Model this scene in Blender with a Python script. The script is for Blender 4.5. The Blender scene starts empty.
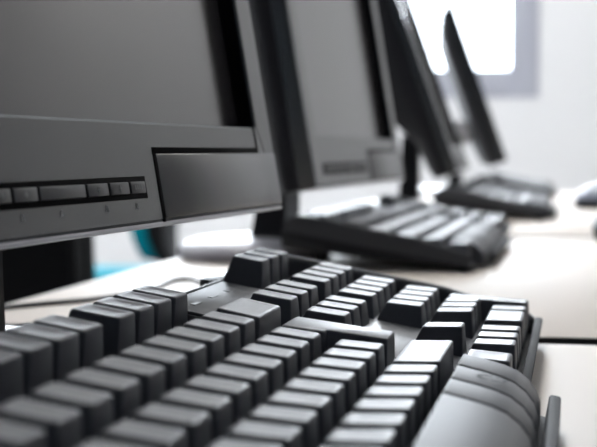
import bpy, bmesh, math, random
from mathutils import Vector, Matrix
random.seed(3)
S = .001                      # the builders below work in millimetres
U = 19.05                     # key pitch
DZ = 740.0                    # desk top height above the floor
sc = bpy.context.scene
COL = sc.collection
R = math.radians

# ------------------------------------------------------------------ materials
def mat(name, col, rough=.5, metal=0., spec=.5, noise=0., nscale=30., bump=0., bscale=400., coat=0.):
    m = bpy.data.materials.new(name); m.use_nodes = True
    nt = m.node_tree; b = nt.nodes['Principled BSDF']
    b.inputs['Base Color'].default_value = (*col, 1)
    b.inputs['Roughness'].default_value = rough
    b.inputs['Metallic'].default_value = metal
    b.inputs['Specular IOR Level'].default_value = spec
    if coat: b.inputs['Coat Weight'].default_value = coat; b.inputs['Coat Roughness'].default_value = .15
    tc = nt.nodes.new('ShaderNodeTexCoord')
    if noise:
        n = nt.nodes.new('ShaderNodeTexNoise'); n.inputs['Scale'].default_value = nscale
        n.inputs['Detail'].default_value = 4
        nt.links.new(tc.outputs['Object'], n.inputs['Vector'])
        r = nt.nodes.new('ShaderNodeMixRGB'); r.blend_type = 'MIX'
        r.inputs['Color1'].default_value = (*[c * (1 - noise) for c in col], 1)
        r.inputs['Color2'].default_value = (*[min(1, c * (1 + noise)) for c in col], 1)
        nt.links.new(n.outputs['Fac'], r.inputs['Fac'])
        nt.links.new(r.outputs['Color'], b.inputs['Base Color'])
    if bump:
        n = nt.nodes.new('ShaderNodeTexNoise'); n.inputs['Scale'].default_value = bscale
        n.inputs['Detail'].default_value = 2
        nt.links.new(tc.outputs['Object'], n.inputs['Vector'])
        bp = nt.nodes.new('ShaderNodeBump'); bp.inputs['Strength'].default_value = bump
        bp.inputs['Distance'].default_value = .0004
        nt.links.new(n.outputs['Fac'], bp.inputs['Height'])
        nt.links.new(bp.outputs['Normal'], b.inputs['Normal'])
    return m

M = {
 'key':    mat('key_plastic', (.043, .047, .059), .48, spec=.44, noise=.12, nscale=900, bump=.10, bscale=2500),
 'case':   mat('keyboard_case_plastic', (.009, .010, .013), .5, spec=.28, noise=.1, nscale=300, bump=.1, bscale=1800),
 'deck':   mat('keyboard_deck_plastic', (.045, .047, .055), .42, noise=.1, nscale=300),
 'lip':    mat('front_lip_plastic', (.06, .062, .068), .75, spec=.2, noise=.1, nscale=300),
 'plate':  mat('glossy_plate', (.06, .063, .07), .6, spec=.3, noise=.3, nscale=60),
 'mark':   mat('print_grey', (.16, .17, .18), .5, noise=.1),
 'bezel':  mat('monitor_front_plastic', (.012, .017, .021), .27, spec=1., noise=.06, nscale=200, bump=.08, bscale=2500),
 'bezelb': mat('monitor_panel_plastic', (.011, .014, .017), .27, spec=1., noise=.06, nscale=200),
 'black':  mat('black_plastic', (.008, .008, .011), .5, spec=.25, noise=.1, nscale=60),
 'groove': mat('dark_gap', (.004, .004, .005), .8, spec=.05, noise=.1),
 'screen': mat('screen_off', (.055, .052, .055), .16, spec=1., noise=.05, nscale=6),
 'silver': mat('silver_plastic', (.30, .30, .34), .45, noise=.03),
 'highlight_hinge':   mat('edge_highlight_and_hinge', (.75, .75, .78), .4, noise=.02),  # pale tone for the painted bottom edge highlight and the hinge plastic
 'button': mat('button_plastic', (.05, .053, .058), .4, noise=.1, nscale=300),
 'desk':   mat('desk_laminate', (.56, .50, .445), .6, spec=.3, noise=.03, nscale=5),
 'edge':   mat('desk_edge_band', (.006, .006, .006), .5, noise=.1),
 'steel':  mat('grey_steel', (.3, .3, .32), .4, .8, noise=.05),
 'wall':   mat('white_wall_paint', (.72, .72, .73), .8, noise=.015, nscale=2, bump=.1, bscale=60),
 'dwall':  mat('dark_blocker_wall', (.06, .065, .075), .8, noise=.03, nscale=2),  # dark so the unseen back wall throws little light on the keys
 'rwall':  mat('grey_wall_paint', (.22, .22, .23), .8, noise=.03, nscale=2),
 'ceil':   mat('ceiling_paint', (.66, .66, .66), .9, noise=.01, nscale=2),
 'floor':  mat('floor_vinyl', (.55, .54, .52), .4, noise=.08, nscale=6),
 'alu':    mat('window_frame_paint', (.40, .41, .47), .45, noise=.03),
 'teal':   mat('teal_upholstery', (.0, .17, .22), .95, spec=.1, noise=.15, nscale=120),
 'blackf': mat('black_upholstery', (.008, .008, .009), .95, spec=.1, noise=.2, nscale=120),
 'mouse':  mat('mouse_shell', (.30, .34, .42), .3, noise=.05),
 'foot':   mat('rubber', (.01, .01, .01), .8, noise=.1),
}
# clear window glass: mostly transparent with a faint sheen
g = bpy.data.materials.new('clear_glass'); g.use_nodes = True
nt = g.node_tree; nt.nodes.clear()
o_ = nt.nodes.new('ShaderNodeOutputMaterial'); mx = nt.nodes.new('ShaderNodeMixShader')
tr = nt.nodes.new('ShaderNodeBsdfTransparent'); gl = nt.nodes.new('ShaderNodeBsdfGlossy')
gl.inputs['Roughness'].default_value = .05
fr = nt.nodes.new('ShaderNodeFresnel'); fr.inputs['IOR'].default_value = 1.3
nt.links.new(fr.outputs[0], mx.inputs[0]); nt.links.new(tr.outputs[0], mx.inputs[1])
nt.links.new(gl.outputs[0], mx.inputs[2]); nt.links.new(mx.outputs[0], o_.inputs[0])
M['glass'] = g
e = bpy.data.materials.new('fill_lamp_diffuser'); e.use_nodes = True
b = e.node_tree.nodes['Principled BSDF']
b.inputs['Base Color'].default_value = (.9, .9, .9, 1)
b.inputs['Emission Color'].default_value = (1, .98, .95, 1); b.inputs['Emission Strength'].default_value = 14.0
M['lamp'] = e

# ------------------------------------------------------------------ helpers
def mesh(name, bm, m, parent=None, smooth=35, loc=None):
    bmesh.ops.recalc_face_normals(bm, faces=bm.faces)
    me = bpy.data.meshes.new(name); bm.to_mesh(me); bm.free()
    me.transform(Matrix.Scale(S, 4))
    me.materials.append(M[m])
    for p in me.polygons: p.use_smooth = True
    me.set_sharp_from_angle(angle=R(smooth))
    return link(name, me, parent, loc)
def link(name, me, parent=None, loc=None):
    o = bpy.data.objects.new(name, me); COL.objects.link(o)
    if parent: o.parent = parent
    if loc is not None: o.location = Vector(loc) * S
    return o
def empty(name, loc, rot=(0, 0, 0)):
    o = bpy.data.objects.new(name, None); COL.objects.link(o)
    o.location = Vector(loc) * S; o.rotation_euler = rot; o.empty_display_size = .05
    return o
def tag(o, label=None, cat=None, group=None, kind=None):
    for k, v in (('label', label), ('category', cat), ('group', group), ('kind', kind)):
        if v: o[k] = v
    return o
def copy_tree(o, parent=None):
    c = o.copy(); COL.objects.link(c)
    if parent: c.parent = parent
    for ch in list(o.children): copy_tree(ch, c)
    return c
def box(bm, lo, hi, bev=0, seg=2, mtx=None):
    lo, hi = Vector(lo), Vector(hi)
    r = bmesh.ops.create_cube(bm, size=1)
    vs = r['verts']
    for v in vs:
        v.co = Vector((lo[i] + (v.co[i] + .5) * (hi[i] - lo[i]) for i in range(3)))
    if bev:
        es = list({e for v in vs for e in v.link_edges})
        rb = bmesh.ops.bevel(bm, geom=es, offset=bev, segments=seg, affect='EDGES', profile=.5)
        vs = list({v for f in rb['faces'] for v in f.verts} | {v for v in vs if v.is_valid})
    if mtx is not None:
        for v in vs: v.co = mtx @ v.co
    return vs
def BM(): return bmesh.new()
def loft(bm, rings, cap0=True, cap1=True, closed=True):
    L = [[bm.verts.new(p) for p in r] for r in rings]
    n = len(L[0])
    for a, b_ in zip(L, L[1:]):
        for i in range(n if closed else n - 1):
            j = (i + 1) % n
            bm.faces.new((a[i], a[j], b_[j], b_[i]))
    if cap0: bm.faces.new(L[0][::-1])
    if cap1: bm.faces.new(L[-1])
    return L
def tube(bm, pts, r, n=10):
    pts = [Vector(p) for p in pts]; rings = []
    for i, p in enumerate(pts):
        d = (pts[min(i + 1, len(pts) - 1)] - pts[max(i - 1, 0)]).normalized()
        a = d.orthogonal().normalized() if i == 0 else (a - d * a.dot(d)).normalized()
        c = d.cross(a)
        rings.append([p + (a * math.cos(t) + c * math.sin(t)) * r for t in (2 * math.pi * k / n for k in range(n))])
    loft(bm, rings)
def smooth_path(pts, k=8):
    pts = [Vector(p) for p in pts]; P = [pts[0]] + pts + [pts[-1]]; out = []
    for i in range(1, len(P) - 2):
        for t in (j / k for j in range(k)):
            p0, p1, p2, p3 = P[i - 1], P[i], P[i + 1], P[i + 2]
            out.append(.5 * ((2 * p1) + (p2 - p0) * t + (2 * p0 - 5 * p1 + 4 * p2 - p3) * t * t + (3 * p1 - p0 - 3 * p2 + p3) * t ** 3))
    out.append(pts[-1]); return out
def disc(bm, c, r, z0, z1, n=32, rx=None, bev=2):
    rx = rx or r
    pr = [(z0, 1), (z1 - bev, 1), (z1 - bev * .3, 1 - bev * .3 / r), (z1, 1 - bev / r)]
    loft(bm, [[(c[0] + rx * k * math.cos(2 * math.pi * i / n), c[1] + r * k * math.sin(2 * math.pi * i / n), z) for i in range(n)] for z, k in pr])

# ------------------------------------------------------------------ keyboard
def ring(poly, iu, iv, rad, z, tilt=0, vc=0, n=3):
    """axis aligned CCW outline, inset by iu / iv, corners rounded"""
    N = len(poly); pts = []
    off = []
    for i in range(N):
        (x0, y0), (x1, y1) = poly[i], poly[(i + 1) % N]
        if abs(y0 - y1) < 1e-6: off.append(('h', y0 + (iv if x1 > x0 else -iv)))
        else: off.append(('v', x0 + (-iu if y1 > y0 else iu)))
    q = []
    for i in range(N):
        a, c = off[i - 1], off[i]
        q.append((c[1], a[1]) if a[0] == 'h' else (a[1], c[1]))
    out = []
    for i in range(N):
        p = Vector(q[i]); a = (Vector(q[i - 1]) - p).normalized(); c = (Vector(q[(i + 1) % N]) - p).normalized()
        cen = p + (a + c) * rad
        for k in range(n + 1):
            t = k / n * math.pi / 2
            w = cen - c * rad * math.cos(t) - a * rad * math.sin(t)
            out.append((w.x, w.y, z + math.tan(R(tilt)) * (w.y - vc)))
    return out
Z0 = 3.2
def rect(u0, u1, v0, v1): return [(u0, v0), (u1, v0), (u1, v1), (u0, v1)]
def key_mesh(name, poly, zt, tilt, dish=.3, iu=2.8, iv=2.9, L=False, Z0=Z0):
    bm = BM(); g = .55
    vc = (min(p[1] for p in poly) + max(p[1] for p in poly)) / 2
    rs = [ring(poly, g, g, .5, Z0), ring(poly, iu - .3, iv - .3, .9, zt - .8, tilt, vc),
          ring(poly, iu - .1, iv - .1, 1.0, zt - .25, tilt, vc), ring(poly, iu + .3, iv + .3, 1.0, zt, tilt, vc)]
    if not L:
        rs += [ring(poly, iu + 1.6, iv + 1.6, 1.2, zt - dish * .55, tilt, vc), ring(poly, iu + 3.6, iv + 4.2, .8, zt - dish, tilt, vc)]
    loft(bm, rs)
    me_o = mesh(name, bm, 'key', smooth=40)
    me = me_o.data; bpy.data.objects.remove(me_o)
    return me
ROW = {'S': (.5, 12.3, -9), 'Z': (1.5, 12.0, -11), 'A': (2.5, 11.0, -5), 'Q': (3.5, 11.4, -2), 'N': (4.5, 13.4, -.5), 'F': (6.2, 11.2, -.5)}
KM = {}
def key(root, name, row, u0, u1, v1=None, zt=None, tilt=None):
    vc, z, t = ROW[row]; zt = zt or z; t = t if tilt is None else tilt
    w = round(u1 - u0, 3); kk = (row, w, zt, t, v1, u1 <= 15)
    h = 1.0
    if kk not in KM:
        top = .5 if v1 is None else v1 - vc
        KM[kk] = key_mesh(name, rect(0, w * U, -.5 * U, top * U), zt, t, iu=2.2 if row == 'F' else 3.2, iv=2.3 if row == 'F' else 2.9, Z0=-.4 if u1 <= 15 else Z0)
    return link(name, KM[kk], root, (u0 * U, vc * U, 0))

def bar_key(root, name, u0, u1):
    """front row key whose front rolls down over the bulging front edge"""
    prof = [(17.6, Z0), (16.9, 12.9), (16.5, 13.3), (9, 12.9), (4, 12.4), (0, 11.5), (-3.6, 9.6), (-6.6, 6.8), (-8.4, 3.6), (-9, .2), (-9, -1.2), (-2, -1.2)]
    a, c = u0 * U + 1.15, u1 * U - 1.15
    cv, cz = 6, 4
    def sec(u, k): return [(u, cv + (v - cv) * k, cz + (z - cz) * k) for v, z in prof]
    bm = BM(); loft(bm, [sec(a, .955), sec(a + .25, .985), sec(a + .8, 1), sec(c - .8, 1), sec(c - .25, .985), sec(c, .955)])
    return mesh(name, bm, 'key', root, smooth=30)

NAV, PAD = 15.56, 19.06
def make_keyboard(full=True):
    root = empty('keyboard', (0, 0, 0))
    # lower case with the front lip; the lip bulges forward in front of the space bar
    XL, XR = -10.5, 452.
    out = [(XL, -3.5)]
    b0, b1 = 34., 263.
    front = [(XL + 2, -4.2), (b0 - 12, -4.2), (b0 - 5, -6), (b0 + 2, -10.5), (b0 + 12, -13.2)]
    front += [(b1 - 5, -13.6), (b1 - 1, -12.6), (b1, -9), (b1 + .5, -4.2), (XR - 3, -3.6), (XR, -1)]
    outline = [(XL, -1)] + front + [(XR, 126), (XR - 4, 131.5), (19.95 * U, 131.5), (19.9 * U, 123), (15.3 * U, 123), (15.2 * U, 131.5), (XL + 4, 131.5), (XL, 126)]
    def inset(p, k):
        cx, cy = (XL + XR) / 2, 60
        return (p[0] + (k if p[0] < cx else -k), p[1] + (k if p[1] < cy else -k))
    def zb(v): return -3.6 - max(0, v) * .075            # underside
    bm = BM()
    loft(bm, [[(*inset(p, 3), zb(p[1])) for p in outline], [(*inset(p, .6), zb(p[1]) + 1.5) for p in outline],
              [(*p, -2.0) for p in outline], [(*p, -1.4) for p in outline], [(*inset(p, .6), -1.0) for p in outline]])
    mesh('lower_case', bm, 'case', root, smooth=50)
    # front lip strips: grey rails with a black gap behind them
    bm = BM(); box(bm, (b1 + 3, -4.6, -1.6), (XR - 1.5, -1.2, 6.0), .9)
    mesh('front_lip', bm, 'lip', root)
    bm = BM(); box(bm, (b0 + 14, -14.2, -1.6), (b1 - 1.5, -10.6, 6.2), .9)
    mesh('front_lip', bm, 'lip', root)
    # deck
    bm = BM()
    box(bm, (15.12 * U, 1.0, -1.2), (XR - 2, 121.5, 3.4), .4); mesh('deck', bm, 'deck', root)
    bm = BM(); box(bm, (XL + 2, 1.0, -1.2), (15.08 * U, 131, -.5), .2); mesh('key_well', bm, 'case', root)
    bm = BM(); box(bm, (19.9 * U, 121.0, -1.2), (XR - 2, 131, 3.4), .4); mesh('rear_deck', bm, 'deck', root)
    # end rims
    for x0, x1 in ((XL + .3, XL + 8.5), (XR - 8, XR - .3)):
        bm = BM()
        pr = [(-1.5, 2.2), (-1.0, 5.5), (2, 7.2), (14, 8.5), (40, 11.4), (60, 11.6), (90, 12), (118, 12), (128, 9), (130.8, 2.2)]
        def sec(x, k): return [(x, v, (2.2 + (z - 2.2) * k) if z > 2.3 else -1.3) for v, z in pr]
        loft(bm, [sec(x0, .78), sec(x0 + .5, .93), sec(x0 + 1.6, 1), sec(x1 - 1.6, 1), sec(x1 - .5, .93), sec(x1, .78)])
        mesh('end_rim', bm, 'lip', root, smooth=40)
    # label plate between the function keys and the keys over the number pad
    bm = BM(); box(bm, (15.15 * U, 5.25 * U, 3.2), (19.75 * U, 6.4 * U, 4.6), .6)
    pl = mesh('label_plate', bm, 'plate', root)
    bm = BM()
    for i in range(3): box(bm, ((15.9 + i * 1.25) * U, 5.9 * U, 4.6), ((16.35 + i * 1.25) * U, 6.0 * U, 4.75))
    mesh('indicator_lights', bm, 'case', pl)
    bm = BM(); box(bm, (15.2 * U, 121.6, -1), (19.9 * U, 122.8, 5.1), .5); mesh('plate_rim', bm, 'case', root)
    # keys
    k = lambda *a, **kw: key(root, *a, **kw)
    k('escape_key', 'F', 0, 1)
    for s in (2, 6.5, 11):
        for i in range(4): k('function_key', 'F', s + i, s + i + 1)
    for i in range(13): k('letter_key', 'N', i, i + 1)
    k('backspace_key', 'N', 13, 15, tilt=1.5)
    k('tab_key', 'Q', 0, 1.5)
    for i in range(12): k('letter_key', 'Q', 1.5 + i, 2.5 + i)
    k('caps_lock_key', 'A', 0, 1.75)
    for i in range(12): k('letter_key', 'A', 1.75 + i, 2.75 + i)
    if 'enter' not in KM:
        KM['enter'] = key_mesh('enter_key', [(.25 * U, -.5 * U), (1.5 * U, -.5 * U), (1.5 * U, 1.5 * U), (0, 1.5 * U), (0, .5 * U), (.25 * U, .5 * U)], 11.6, -2.5, L=True, Z0=-.4)
    link('enter_key', KM['enter'], root, (13.5 * U, 2.5 * U, 0))
    k('shift_key', 'Z', 0, 1.25)
    for i in range(11): k('letter_key', 'Z', 1.25 + i, 2.25 + i)
    k('shift_key', 'Z', 12.25, 15)
    k('control_key', 'S', 0, 1.25)
    bar_key(root, 'system_key', 1.25, 2.5); bar_key(root, 'alt_key', 2.5, 3.75)
    bar_key(root, 'space_bar', 3.75, 10)
    bar_key(root, 'alt_key', 10, 11.25); w = bar_key(root, 'system_key', 11.25, 12.5); bar_key(root, 'menu_key', 12.5, 13.75)
    k('control_key', 'S', 13.75, 15, tilt=-5)
    # oval emblem printed on the system key
    bm = BM(); cx, cy = 11.93 * U, 6.2
    ro = [(cx + 4.2 * math.cos(t), cy + 4.6 * math.sin(t)) for t in (2 * math.pi * i / 24 for i in range(24))]
    ri = [(cx + 2.9 * math.cos(t), cy + 3.4 * math.sin(t)) for t in (2 * math.pi * i / 24 for i in range(24))]
    A = [bm.verts.new((*p, 13.05)) for p in ro]; B = [bm.verts.new((*p, 13.05)) for p in ri]
    for i in range(24):
        if i % 6 != 5: bm.faces.new((A[i], A[(i + 1) % 24], B[(i + 1) % 24], B[i]))
    mesh('emblem', bm, 'lip', w)
    for r, n in (('N', 3), ('Q', 3)):
        for i in range(n): k('navigation_key', r, NAV + i, NAV + i + 1)
    k('arrow_key', 'Z', NAV + 1, NAV + 2)
    for i in range(3): k('arrow_key', 'S', NAV + i, NAV + i + 1)
    for i in range(4): k('number_pad_key', 'N', PAD + i, PAD + i + 1)
    for r in 'QAZ':
        for i in range(3): k('number_pad_key', r, PAD + i, PAD + i + 1)
    k('number_pad_key', 'Q', PAD + 3, PAD + 4, v1=None)
    k('number_pad_key', 'A', PAD + 3, PAD + 4)
    k('enter_key', 'S', PAD + 3, PAD + 4, v1=2.0, tilt=-6)
    k('number_pad_key', 'S', PAD, PAD + 2); k('number_pad_key', 'S', PAD + 2, PAD + 3)
    for i in range(3):
        if 'media' not in KM: KM['media'] = key_mesh('media_key', rect(0, U, -.47 * U, .47 * U), 14.6, -.5)
        link('media_key', KM['media'], root, ((20.0 + i) * U, 6.0 * U, 0))
    # feet
    T = math.tan(R(10))
    for x in (30, 395):
        bm = BM(); zf = -(6 + 112 * T) / math.cos(R(10)) * .985
        loft(bm, [[(x, 106, -8), (x + 26, 106, -8), (x + 26, 118, -10), (x, 118, -10)],
                  [(x, 107, zf + 3), (x + 26, 107, zf + 3), (x + 26, 111, zf + 3), (x, 111, zf + 3)],
                  [(x, 107, zf + .8), (x + 26, 107, zf + .8), (x + 26, 111, zf + .1), (x, 111, zf + .1)]])
        mesh('folding_foot', bm, 'case', root)
    for x in (4, 420):
        bm = BM(); box(bm, (x, 1, -6.3), (x + 16, 7, -3), .5); mesh('rubber_foot', bm, 'foot', root)
    return root

kb1 = make_keyboard()
def place_kb(o, x, y, rz, label):
    o.rotation_euler = (R(10), 0, R(rz)); o.location = Vector((x, y, DZ + 6)) * S
    tag(o, label, 'keyboard', 'keyboards on the row of desks')
place_kb(kb1, 0, 0, 0, 'large black keyboard in sharp focus in the foreground, on the nearest desk')
place_kb(copy_tree(kb1), 806, 52, -.5, 'blurred black keyboard just behind the foreground one, below the second monitor')
place_kb(copy_tree(kb1), 1541, 18, 0, 'blurred black keyboard below the leaning third monitor, second behind the foreground one')
place_kb(copy_tree(kb1), 2368, 28, 0, 'farthest black keyboard, a thin dark bar behind the third keyboard')

# ------------------------------------------------------------------ monitors
W, H = 345., 289.
BZ, BB, RD = 22., 36., 8.
def make_monitor(neck_back, alpha, base_off, ZB=58., bulge=0.):
    root = empty('monitor', (0, 0, 0))
    # local frame: x along the face from the left end, y to the back, z up; face leans back by alpha about its bottom edge at z = ZB
    A = Matrix.Translation((0, 0, ZB)) @ Matrix.Rotation(-R(alpha), 4, 'X')
    def fin(name, bm, m, parent=root, smooth=35):
        bm.transform(A); return mesh(name, bm, m, parent, smooth)
    # front frame
    bm = BM()
    def rr(x0, x1, z0, z1, y, r, n=4):
        out = []
        for cx, cz, a0 in ((x1 - r, z0 + r, -90), (x1 - r, z1 - r, 0), (x0 + r, z1 - r, 90), (x0 + r, z0 + r, 180)):
            for i in range(n + 1):
                t = R(a0 + 90 * i / n); out.append((cx + r * math.cos(t), y, cz + r * math.sin(t)))
        return out
    loft(bm, [rr(0, W, 0, H, 11.6, 2), rr(0, W, 0, H, 1.8, 2), rr(1.7, W - 1.2, 1.7, H - 1.2, 0, 1.5),
              rr(BZ - 1, W - BZ + 1, BB - 1, H - BZ + 1, 0, 2.2), rr(BZ, W - BZ, BB, H - BZ, .8, 1.8), rr(BZ, W - BZ, BB, H - BZ, 1.4, 1.8)], cap0=False, cap1=False)
    fr_ = fin('front_frame', bm, 'bezel')
    bm = BM()                                                   # black inner wall of the recess
    loft(bm, [rr(BZ, W - BZ, BB, H - BZ, 1.4, 1.8), rr(BZ, W - BZ, BB, H - BZ, RD + .6, 1.8)], cap0=False, cap1=False)
    fin('frame_inner_edge', bm, 'groove')
    bm = BM(); box(bm, (BZ - 3, RD, BB - 3), (W - BZ + 3, RD + 3, H - BZ + 3)); fin('screen', bm, 'screen')
    # back shell, thick in the middle, thin along the top
    bm = BM()
    def sec(x, k, e):
        pr = [(0 + e, 11.4), (0 + e, 20 + 10 * k), (14 + e, 20 + 15 * k), (50, 18 + 20 * k), (95, 18 + (20 + bulge) * k), (H - 70, 18 + (20 + bulge) * k), (H - 44 - e, 17 + 20 * k), (H - 10 - e, 17 + 8 * k), (H - e, 14), (H - e, 11.4)]
        return [(x, y, z) for z, y in pr]
    loft(bm, [sec(1, 0, 1), sec(4, .35, .5), sec(22, 1, .5), sec(W - 22, 1, .5), sec(W - 4, .35, .5), sec(W - 1, 0, 1)])
    fin('back_shell', bm, 'black')
    # chin: raised lower right panel outlined by a dark groove, lower left control strip
    bm = BM(); box(bm, (195.8, -.5, 1.7), (W - 1.3, .6, 24.7), .5); fin('lower_panel', bm, 'bezelb')
    bm = BM()
    box(bm, (193.4, -.25, 24.4), (W - 25.2, .4, 27.0), .1); box(bm, (193.6, -.25, .5), (195.4, .4, 26.6), .1)
    box(bm, (W - 26.6, -.25, 24.6), (W - 25.2, .4, BB), .1)
    fin('panel_groove', bm, 'groove')
    bm = BM(); box(bm, (30, -.3, 9.4), (182, .4, 17.0), .25); strip = fin('button_slot', bm, 'groove')
    xs = [31.5, 44, 56.5, 69, 81.6, 98, 131.2, 149, 166.4, 181.]
    for a, c in zip(xs, xs[1:]):
        bm = BM(); box(bm, (a + .9, -.8, 11.2), (c - .9, .2, 15.2), .3); bt = fin('button', bm, 'button')
        if c - a > 20: continue
        bm = BM(); mx_ = (a + c) / 2; i_ = xs.index(a)
        if i_ == 8:
            for q in range(4): box(bm, (mx_ - 3.4 + q * 1.8, -.88, 12.5), (mx_ - 2.2 + q * 1.8, -.78, 14))
        else:
            box(bm, (mx_ - .4, -.88, 12.3), (mx_ + .4, -.78, 14.3)); box(bm, (mx_ - 1.2, -.88, 13), (mx_ + 1.2, -.78, 13.5))
        fin('button_symbol', bm, 'mark', bt)
    for x, z in ((86.5, 6.9), (112, 7), (146, 7.2), (171.4, 7)):
        bm = BM(); box(bm, (x - .6, -.15, z - 1), (x + .6, -.02, z + 1)); box(bm, (x - 1.3, -.15, z - 1), (x + 1.3, -.02, z - .5))
        fin('printed_symbol', bm, 'mark')
    bm = BM(); box(bm, (1, .1, -.7), (W - 1, 9, .8), .25); fin('bottom_edge_highlight', bm, 'highlight_hinge')  # pale strip standing in for desk light caught along the bottom edge
    # stand
    cx = W / 2
    yb = neck_back
    bm = BM(); hz = 58 + 62
    dy = math.tan(R(alpha)) * 62
    box(bm, (cx - 22, dy + 34 + bulge * .6, ZB + 30), (cx + 22, max(yb + 22, dy + 56), ZB + 74), 9, 4)
    mesh('hinge_cover', bm, 'highlight_hinge', root)
    bm = BM()
    loft(bm, [[(cx - w_, yb, z), (cx + w_, yb, z), (cx + w_, yb + d_, z), (cx - w_, yb + d_, z)] for z, w_, d_ in ((8, 34, 34), (16, 27, 28), (40, 25, 24), (ZB + 45, 24, 22))])
    bmesh.ops.bevel(bm, geom=[e for e in bm.edges], offset=2, segments=2, affect='EDGES')
    mesh('neck', bm, 'black', root)
    bm = BM(); n = 40
    pr = [(0, .97), (3, 1), (8, 1), (11.5, .95), (14, .8), (16, .45)]
    cy = base_off
    loft(bm, [[(cx + 92 * k * math.cos(2 * math.pi * i / n), cy + 58 * k * math.sin(2 * math.pi * i / n), z) for i in range(n)] for z, k in pr])
    mesh('stand_base', bm, 'silver', root)
    return root
def place_mon(o, x, y, rz, label):
    o.location = Vector((x, y, DZ)) * S; o.rotation_euler = (0, 0, R(rz))
    tag(o, label, 'monitor', 'monitors along the row of desks')
def left_from_right(x, y, rz): return x - W * math.cos(R(rz)), y - W * math.sin(R(rz))
x, y = left_from_right(457.5, 110.7, -4.25)
place_mon(make_monitor(63, 9.7, 104), x, y, -4.25, 'large grey flat monitor nearest the camera, button strip and lower corner filling the upper left')
place_mon(make_monitor(60, 9.4, 90), 759, 150, -3.0, 'grey flat monitor second from the camera, pale screen right beside the nearest monitor')
place_mon(make_monitor(60, 19.5, 94, 58., 26.), 1539, 118, 1.8, 'third monitor from the camera, leaning far back, its black back and narrow grey front showing')
place_mon(make_monitor(74, 19.7, 127, 66.), 2314, 94, 6.2, 'farthest monitor, dark and seen edge-on against the bright window')

# ------------------------------------------------------------------ mice
def make_mouse():
    root = empty('computer_mouse', (0, 0, 0)); n = 28
    def sh(z, kx, ky, oy=0): return [(31 * kx * math.cos(t), 56 * ky * math.sin(t) + oy, z) for t in (2 * math.pi * i / n for i in range(n))]
    bm = BM(); loft(bm, [sh(0, .9, .93), sh(2, .97, .98), sh(11, 1, 1), sh(13, .99, .99)]); mesh('lower_shell', bm, 'black', root)
    bm = BM(); loft(bm, [sh(13, 1, 1), sh(19, .98, .97), sh(26, .9, .88, -2), sh(32, .76, .72, -4), sh(36, .55, .5, -6), sh(38, .25, .22, -7)]); mesh('upper_shell', bm, 'mouse', root, 60)
    bm = BM(); box(bm, (-4, 18, 24), (4, 38, 33), 3.5, 3); mesh('scroll_wheel', bm, 'black', root)
    return root
ms = make_mouse(); ms.location = Vector((1930, -74, DZ)) * S; ms.rotation_euler = (0, 0, R(12))
tag(ms, 'blue-grey computer mouse at the right edge, beyond the third keyboard', 'mouse', 'computer mice on the desks')
m2 = copy_tree(ms); m2.location = Vector((1185, -92, DZ)) * S; m2.rotation_euler = (0, 0, R(4))
m2['label'] = 'computer mouse almost cut off by the right edge, below the other mouse'

# ------------------------------------------------------------------ desks
GAPS = [-312, 462, 1226, 1996, 2766]
YB, YF = 286., -440.
def make_desk(w):
    root = empty('desk', (0, 0, 0))
    bm = BM(); box(bm, (1.2, YF + 1.2, -24), (w - 1.2, YB - 1.2, 0), .6); mesh('desktop', bm, 'desk', root, loc=(0, 0, DZ))
    bm = BM()
    for lo, hi in (((0, YF, -24), (1.3, YB, -.4)), ((w - 1.3, YF, -24), (w, YB, -.4)), ((0, YF, -24), (w, YF + 1.3, -.4)), ((0, YB - 1.3, -24), (w, YB, -.4))): box(bm, lo, hi)
    mesh('edge_band', bm, 'edge', root, loc=(0, 0, DZ))
    for x in (40, w - 80):
        for y in (YF + 40, YB - 80):
            bm = BM(); box(bm, (x, y, 0), (x + 40, y + 40, DZ - 24), 3); mesh('leg', bm, 'steel', root)
    bm = BM(); box(bm, (80, YB - 66, DZ - 74), (w - 80, YB - 50, DZ - 24), 1); mesh('crossbar', bm, 'steel', root)
    return root
DL = ['pale laminate desk nearest the camera, under the sharp foreground keyboard',
      'second pale laminate desk, just beyond the first black gap at the right',
      'third pale laminate desk, under the leaning third monitor',
      'farthest pale laminate desk, under the monitor before the window']
for i in range(4):
    d = make_desk(GAPS[i + 1] - GAPS[i] - 22) if i < 2 else make_desk(GAPS[i + 1] - GAPS[i] - 22)
    d.location = Vector((GAPS[i] + 11, 0, 0)) * S
    tag(d, DL[i], 'desk', 'desks pushed together in a row')

# cable lying on the desk behind the keyboard
bm = BM()
tube(bm, smooth_path([(470, 262, DZ + 1.35), (520, 275, DZ + 1.35), (548, 262, DZ + 1.35), (575, 243, DZ + 1.35), (620, 228, DZ + 1.35), (664, 230, DZ + 1.35), (700, 231, DZ + 1.35), (705, 221, DZ + 1.35), (690, 212, DZ + 1.35), (640, 180, DZ + 1.35), (600, 160, DZ + 1.35)]), 1.3, 8)
tag(mesh('cable', bm, 'black', smooth=60), 'thin dark cable curving across the white desk behind the foreground keyboard', 'cable')

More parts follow.
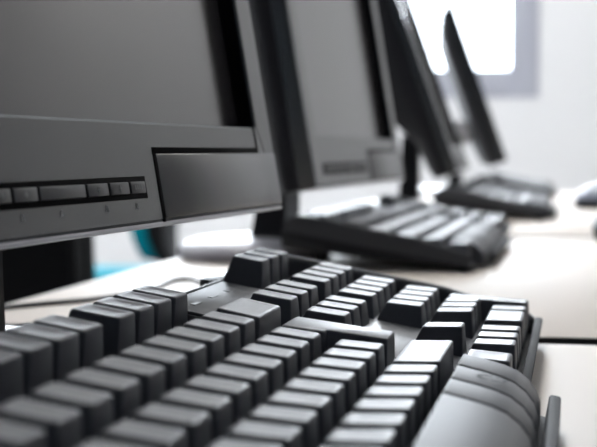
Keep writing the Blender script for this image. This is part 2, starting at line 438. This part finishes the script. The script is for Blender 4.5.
# ------------------------------------------------------------------ chairs beyond the desks
def make_chair(m, shell):
    root = empty('office_chair', (0, 0, 0))       # faces +x, stands at the origin
    bm = BM(); box(bm, (-215, -225, 425), (225, 225, 480), 24, 4); mesh('seat', bm, m, root)
    # curved backrest pad and shell
    for nm, mm, off, th, z0, z1 in (('backrest', m, 0, 44, 512, 900), ('back_shell', shell, -44, 42, 500, 905)):
        bm = BM(); n = 12; rings = []
        for i in range(n + 1):
            s = -1 + 2 * i / n; yy = 205 * s; bow = 34 * s * s + off
            cut = 90 * max(0, abs(s) - .35) ** 2 / .42
            rings.append([(-205 + bow, yy, z0 + cut), (-205 + bow + th, yy, z0 + cut + 8), (-205 + bow + th - 20, yy, z1 - cut), (-205 + bow - 20, yy, z1 - cut)])
        loft(bm, rings); bmesh.ops.bevel(bm, geom=list(bm.edges), offset=6, segments=2, affect='EDGES'); mesh(nm, bm, mm, root, 60)
    bm = BM(); tube(bm, smooth_path([(0, 0, 405), (-150, 0, 400), (-232, 0, 420), (-240, 0, 480), (-236, 0, 600)]), 17); mesh('back_bar', bm, 'black', root, 60)
    bm = BM(); box(bm, (-90, -70, 395), (90, 70, 426), 8); mesh('seat_mechanism', bm, 'black', root)
    bm = BM(); tube(bm, [(0, 0, 90), (0, 0, 400)], 26, 16); mesh('gas_column', bm, 'black', root, 60)
    for k in range(5):
        a = 2 * math.pi * k / 5 + .3; c, s_ = math.cos(a), math.sin(a)
        bm = BM(); tube(bm, [(20 * c, 20 * s_, 100), (150 * c, 150 * s_, 88), (280 * c, 280 * s_, 66)], 18, 8); mesh('base_leg', bm, 'black', root, 60)
        bm = BM(); mt = Matrix.Translation((290 * c, 290 * s_, 27)) @ Matrix.Rotation(a, 4, 'Z') @ Matrix.Rotation(R(90), 4, 'X')
        vs = bmesh.ops.create_cone(bm, cap_ends=True, segments=20, radius1=27, radius2=27, depth=36)['verts']
        for v in vs: v.co = mt @ v.co
        mesh('caster', bm, 'foot', root)
    return root
ch = make_chair('teal', 'blackf'); ch.location = Vector((3660, 1335, 0)) * S; ch.rotation_euler = (0, 0, R(104))
tag(ch, 'teal office chair with a black back shell, far behind the desks at the left', 'chair', 'office chairs behind the desks')
cb = make_chair('blackf', 'blackf'); cb.location = Vector((1850, 842, 0)) * S; cb.rotation_euler = (0, 0, 0)
tag(cb, 'black office chair seen as a dark block under the nearest monitor', 'chair', 'office chairs behind the desks')

# ------------------------------------------------------------------ room
X0, X1, Y0, Y1, ZC = -800., 5600., -3400., 2900., 2750.
def slab(name, lo, hi, m, kind='structure'):
    bm = BM(); box(bm, lo, hi); o = mesh(name, bm, m); o['kind'] = kind; return o
slab('floor', (X0 - 100, Y0 - 100, -60), (X1 + 200, Y1 + 100, 0), 'floor')
slab('ceiling', (X0 - 100, Y0 - 100, ZC), (X1 + 200, Y1 + 100, ZC + 60), 'ceil')
slab('wall_right', (X0 - 100, Y0 - 100, 0), (X1 + 200, Y0, ZC), 'rwall')
slab('wall_back_blocker', (X0 - 100, Y0, 0), (X0, Y1, ZC), 'dwall')  # unseen wall, made dark and set close to keep the key sides dark
# far wall with two window openings, right wall with two
def wall_with_holes(name, axis, c0, c1, a0, a1, holes):
    bm = BM()
    def bx(p0, p1, z0, z1):
        if p1 - p0 < 1 or z1 - z0 < 1: return
        if axis == 'y': box(bm, (c0, p0, z0), (c1, p1, z1))
        else: box(bm, (p0, c0, z0), (p1, c1, z1))
    p = a0
    for h0, h1, z0, z1 in holes:
        bx(p, h0, 0, ZC); bx(h0, h1, 0, z0); bx(h0, h1, z1, ZC); p = h1
    bx(p, a1, 0, ZC)
    o = mesh(name, bm, 'wall'); o['kind'] = 'structure'
WS, WT = DZ + 297., 2450.
FH = [(122, 2300, WS, WT)]
wall_with_holes('wall_far', 'y', X1, X1 + 200, Y0, Y1, FH)
RH = []
wall_with_holes('wall_left', 'x', Y1, Y1 + 200, X0 - 100, X1 + 200, RH)
nw = 0
def window(axis, c, h0, h1, z0, z1, f=116):
    global nw; nw += 1
    bm = BM()
    def bx(p0, p1, q0, q1, d0, d1, bev=4):
        if axis == 'y': box(bm, (c + d0, p0, q0), (c + d1, p1, q1), bev)
        else: box(bm, (p0, c + d0, q0), (p1, c + d1, q1), bev)
    bx(h0, h0 + f, z0, z1, -6, 90); bx(h1 - f, h1, z0, z1, -6, 90)
    bx(h0 + f - 2, h1 - f + 2, z0, z0 + f, -6, 90); bx(h0 + f - 2, h1 - f + 2, z1 - f, z1, -6, 90)
    m = (h0 + h1) / 2; bx(m - 40, m + 40, z0 + f - 2, z1 - f + 2, 4, 80)
    fr = mesh(f'window_{nw}', bm, 'alu'); fr['kind'] = 'structure'
    bm = BM(); bx(h0 + f - 5, h1 - f + 5, z0 + f - 5, z1 - f + 5, 40, 46, 0)
    mesh('window_pane', bm, 'glass', fr)
for h in FH: window('y', X1, *h)
for h in RH: window('x', Y1, *h)
# added ceiling lamps, out of view, filling the desks and far wall with light
for i, (x, y) in enumerate(((1300, 350), (2300, 350), (2300, 1900), (4500, 350), (4500, 1900), (3800, -1900), (4900, -2200))):
    r = empty('added_fill_lamp', (x, y, ZC))
    bm = BM(); box(bm, (-620, -170, -60), (620, 170, 0), 6); mesh('fill_lamp_housing', bm, 'silver', r)
    bm = BM(); box(bm, (-600, -150, -68), (600, 150, -58), 3); mesh('fill_lamp_diffuser', bm, 'lamp', r)
    tag(r, 'added long ceiling fill lamp with a glowing diffuser, unseen above the desks', 'lamp', 'added ceiling fill lamps')

# ------------------------------------------------------------------ daylight
w = bpy.data.worlds.new('overcast_sky'); sc.world = w; w.use_nodes = True
bg = w.node_tree.nodes['Background']; bg.inputs['Color'].default_value = (.82, .91, 1, 1); bg.inputs['Strength'].default_value = 9.0
def day(axis, c, h0, h1, z0, z1, power, col=(.86, .93, 1)):
    l = bpy.data.lights.new('daylight', 'AREA'); l.shape = 'RECTANGLE'; l.size = (h1 - h0 - 200) * S; l.size_y = (z1 - z0 - 200) * S
    l.energy = power; l.color = col
    o = bpy.data.objects.new('daylight', l); COL.objects.link(o)
    if axis == 'y': o.location = Vector((c + 150, (h0 + h1) / 2, (z0 + z1) / 2)) * S; o.rotation_euler = (R(90), 0, R(90))
    else: o.location = Vector(((h0 + h1) / 2, c + 150, (z0 + z1) / 2)) * S; o.rotation_euler = (R(-90), 0, 0)
for h in FH: day('y', X1, *h, 420)
for h in RH: day('x', Y1, *h, 30)

# ------------------------------------------------------------------ camera
cam = bpy.data.cameras.new('camera'); co = bpy.data.objects.new('camera', cam); COL.objects.link(co)
sc.camera = co
cam.sensor_width = 36; cam.sensor_fit = 'HORIZONTAL'; cam.lens = 36 * 1414 / 597
cam.clip_start = .01; cam.clip_end = 100
co.location = Vector((-167.5, -17.9, DZ + 83.3)) * S
co.rotation_euler = (R(90 - 2.94), 0, R(11.0 - 90))
cam.dof.use_dof = True; cam.dof.focus_distance = .47; cam.dof.aperture_fstop = 17
sc.view_settings.view_transform = 'Standard'; sc.view_settings.look = 'None'
sc.view_settings.exposure = -.32; sc.view_settings.gamma = 1; sc.view_settings.use_curve_mapping = False
sc.cycles.max_bounces = 10; sc.cycles.diffuse_bounces = 6; sc.cycles.transparent_max_bounces = 12
